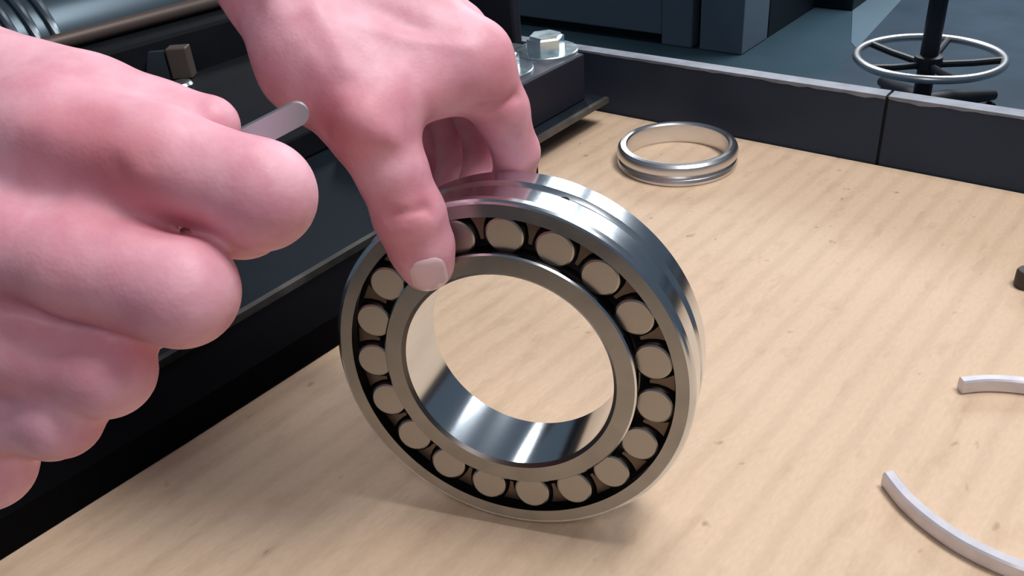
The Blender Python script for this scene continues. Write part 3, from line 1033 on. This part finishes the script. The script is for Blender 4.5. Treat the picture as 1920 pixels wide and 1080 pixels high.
right = dict(
    k=0.005,
    palm=[
        prim((-900, 420, 260, 34), (-460, 380, 225, 27)),      # forearm to wrist
        prim((-460, 430, 225, 27), (-120, 560, 208, 19)),
        prim((-440, 380, 222, 26), (-40, 480, 196, 15)),
        prim((-440, 330, 222, 26), (110, 255, 196, 14.5)),     # second metacarpal
        prim((-300, 250, 225, 22), (150, 235, 206, 13)),       # thumb side
        prim((-300, 600, 225, 22), (-100, 760, 216, 16)),
        prim((-100, 760, 216, 16), (-22, 872, 210, 11)),       # heel below the little finger
        prim((-60, 640, 212, 18), (60, 640, 214, 14)),         # palm core
        prim((60, 420, 214, 16), (200, 420, 218, 13)),
        prim((-440, 30, 222, 20), (305, 254, 202, 9.0)),
        prim((240, 450, 206, 12), (330, 456, 202, 6)),
        prim((-300, 330, 214, 20), (225, 350, 193, 12)),      # back of the hand up to the knuckles
        prim((-300, 420, 214, 20), (205, 432, 193, 11.5)),
        prim((-300, 500, 216, 20), (150, 505, 193, 11.5)),
        prim((-300, 560, 218, 20), (40, 590, 200, 11)),
    ],
    fingers=[
        chainof((95, 262, 193, 13.8), (300, 305, 188, 12.0), (488, 366, 187, 11.4), (455, 400, 206, 10.2), (330, 410, 214, 9.5), (250, 400, 216, 8.5)),
        chainof((-40, 450, 190, 13.8), (150, 490, 184, 12.0), (340, 546, 183, 11.4), (320, 560, 200, 10.2), (200, 560, 208, 9.4)),
        chainof((-80, 610, 198, 12.5), (60, 650, 192, 11), (200, 695, 190, 9.8), (180, 700, 204, 9.2), (90, 690, 212, 8.5)),
        chainof((-100, 740, 206, 11), (0, 770, 200, 9.4), (116, 785, 194, 8.2), (100, 795, 206, 8), (30, 790, 212, 7.5)),
        chainof((60, 190, 206, 12), (180, 205, 207, 10.5), (300, 228, 205, 9), (392, 236, 204, 7.2)),           # thumb laid along the index finger
    ],
    ridges=[
        ridge((420, 205, 197), (430, 215, 197), 2.0, 0.5),
        ridge((60, 240, 178), (160, 280, 176), 6.0, 0.8),
        ridge((0, 350, 184), (90, 400, 182), 8.0, -1.6),      # hollow between the knuckles
        ridge((340, 420, 183), (480, 392, 184), 5.0, -0.9),
        ridge((222, 300, 176), (232, 330, 176), 1.6, -0.7),
        ridge((285, 300, 176), (296, 326, 177), 1.6, -0.7),
        ridge((235, 300, 174), (275, 318, 174), 7.0, 1.0),
        ridge((30, 560, 182), (110, 640, 184), 6.0, -1.4),
        ridge((-60, 480, 178), (90, 500, 176), 5.0, 1.0),
        ridge((-60, 250, 190), (100, 250, 180), 3.0, 0.9),
        ridge((-100, 380, 180), (30, 420, 176), 6.0, 0.6),
    ],
    red=[(D(250, 310, 176), 0.010, .55), (D(110, 255, 178), 0.011, .5), (D(190, 330, 176), 0.012, .3), (D(370, 400, 182), 0.012, .3),
         (D(60, 520, 175), 0.012, .25), (D(170, 620, 182), 0.012, .35), (D(60, 700, 185), 0.012, .3), (D(350, 460, 185), .008, .4), (D(280, 660, 190), .006, .4)])
rh_ = build_hand('right_hand', right, person)
rh_['label'] = 'right hand closed in a fist at the left edge'


def nail(spec, parent, c, tip, across, ln, wd, label):
    """nail plate laid on the finger, found by marching onto the skin"""
    c = np.array(c); tip = np.array(tip); u = tip - c; u /= np.linalg.norm(u)
    view = c - T; view /= np.linalg.norm(view)
    nrm_ = -view + (view @ u) * u; nrm_ /= np.linalg.norm(nrm_)
    nrm_ = nrm_ + np.array(across) * 0; side = np.cross(u, nrm_)
    nu, nv = 15, 13
    P = []
    for i in range(nu):
        for j in range(nv):
            a = -1 + 2 * i / (nu - 1); b = -1 + 2 * j / (nv - 1)
            bb = b * math.sqrt(max(0, 1 - 0.42 * abs(a) ** 4)); aa = a * math.sqrt(max(0, 1 - 0.35 * abs(b) ** 4))
            P.append(c + u * aa * ln / 2 + side * bb * wd / 2 + nrm_ * 0.02)
    P = np.array(P)
    for _ in range(40):
        P = P - nrm_ * (hand_field(P, spec) - 0.0)[:, None] * 0.8
    bm = bmesh.new()
    vs_, lo_ = [], []
    for k_, p in enumerate(P):
        i, j = divmod(k_, nv)
        edge = i in (0, nu - 1) or j in (0, nv - 1)
        vs_.append(bm.verts.new(p + nrm_ * (0.0000 if edge else 0.00035)))
        lo_.append(bm.verts.new(p - nrm_ * 0.0006))
    for i in range(nu - 1):
        for j in range(nv - 1):
            q_ = [i * nv + j, i * nv + j + 1, (i + 1) * nv + j + 1, (i + 1) * nv + j]
            bm.faces.new([vs_[x] for x in q_]); bm.faces.new([lo_[x] for x in q_[::-1]])
    rim = [i * nv for i in range(nu)] + [(nu - 1) * nv + j for j in range(1, nv)] + [i * nv + nv - 1 for i in range(nu - 2, -1, -1)] + [j for j in range(nv - 2, 0, -1)]
    for a, b in zip(rim, rim[1:] + rim[:1]):
        bm.faces.new((vs_[a], vs_[b], lo_[b], lo_[a]))
    o_ = obj('thumbnail', bm, M['nail'], parent)
    o_['label'] = label
    return o_


nail(left, lh, D(803, 508, 270), D(812, 545, 272), (0, 0, 0), 0.0125, 0.0110, 'pale pink thumbnail')

# blade held in the fist
b0 = D(556, 213, 212); b1 = D(330, 330, 212)
bx = Vector(b0) - Vector(b1); bl = bx.length; bx.normalize()
view = (Vector(D(500, 240, 212)) - Vector(T)).normalized()
bn = (view - bx * view.dot(bx)).normalized()
bn = (bn + Vector((0, 0, 0.3))).normalized(); bn = (bn - bx * bn.dot(bx)).normalized()
bs_ = bn.cross(bx)
bm = bmesh.new()
out = []
hw = 0.0029
for i in range(13):
    a = -math.pi / 2 + math.pi * i / 12
    out.append((bl + math.cos(a) * hw, math.sin(a) * hw))
out += [(0, hw * 1.1), (0, -hw * 1.1)]
th = 0.0009
A1 = [bm.verts.new(Vector(b1) + bx * x + bs_ * y - bn * th) for x, y in out]
A2 = [bm.verts.new(Vector(b1) + bx * x + bs_ * y + bn * th) for x, y in out]
bm.faces.new(A1); bm.faces.new(A2[::-1])
for i in range(len(out)):
    j = (i + 1) % len(out)
    bm.faces.new((A1[i], A2[i], A2[j], A1[j]))
bmesh.ops.bevel(bm, geom=[e for e in bm.edges if len(e.link_faces) == 2 and e.calc_face_angle(0) > 1.0], offset=0.0003, segments=2, affect='EDGES')
tool = obj('steel_blade', bm, M['blade'])
tag(tool, 'steel blade with a rounded tip gripped in the right fist', 'hand tool')
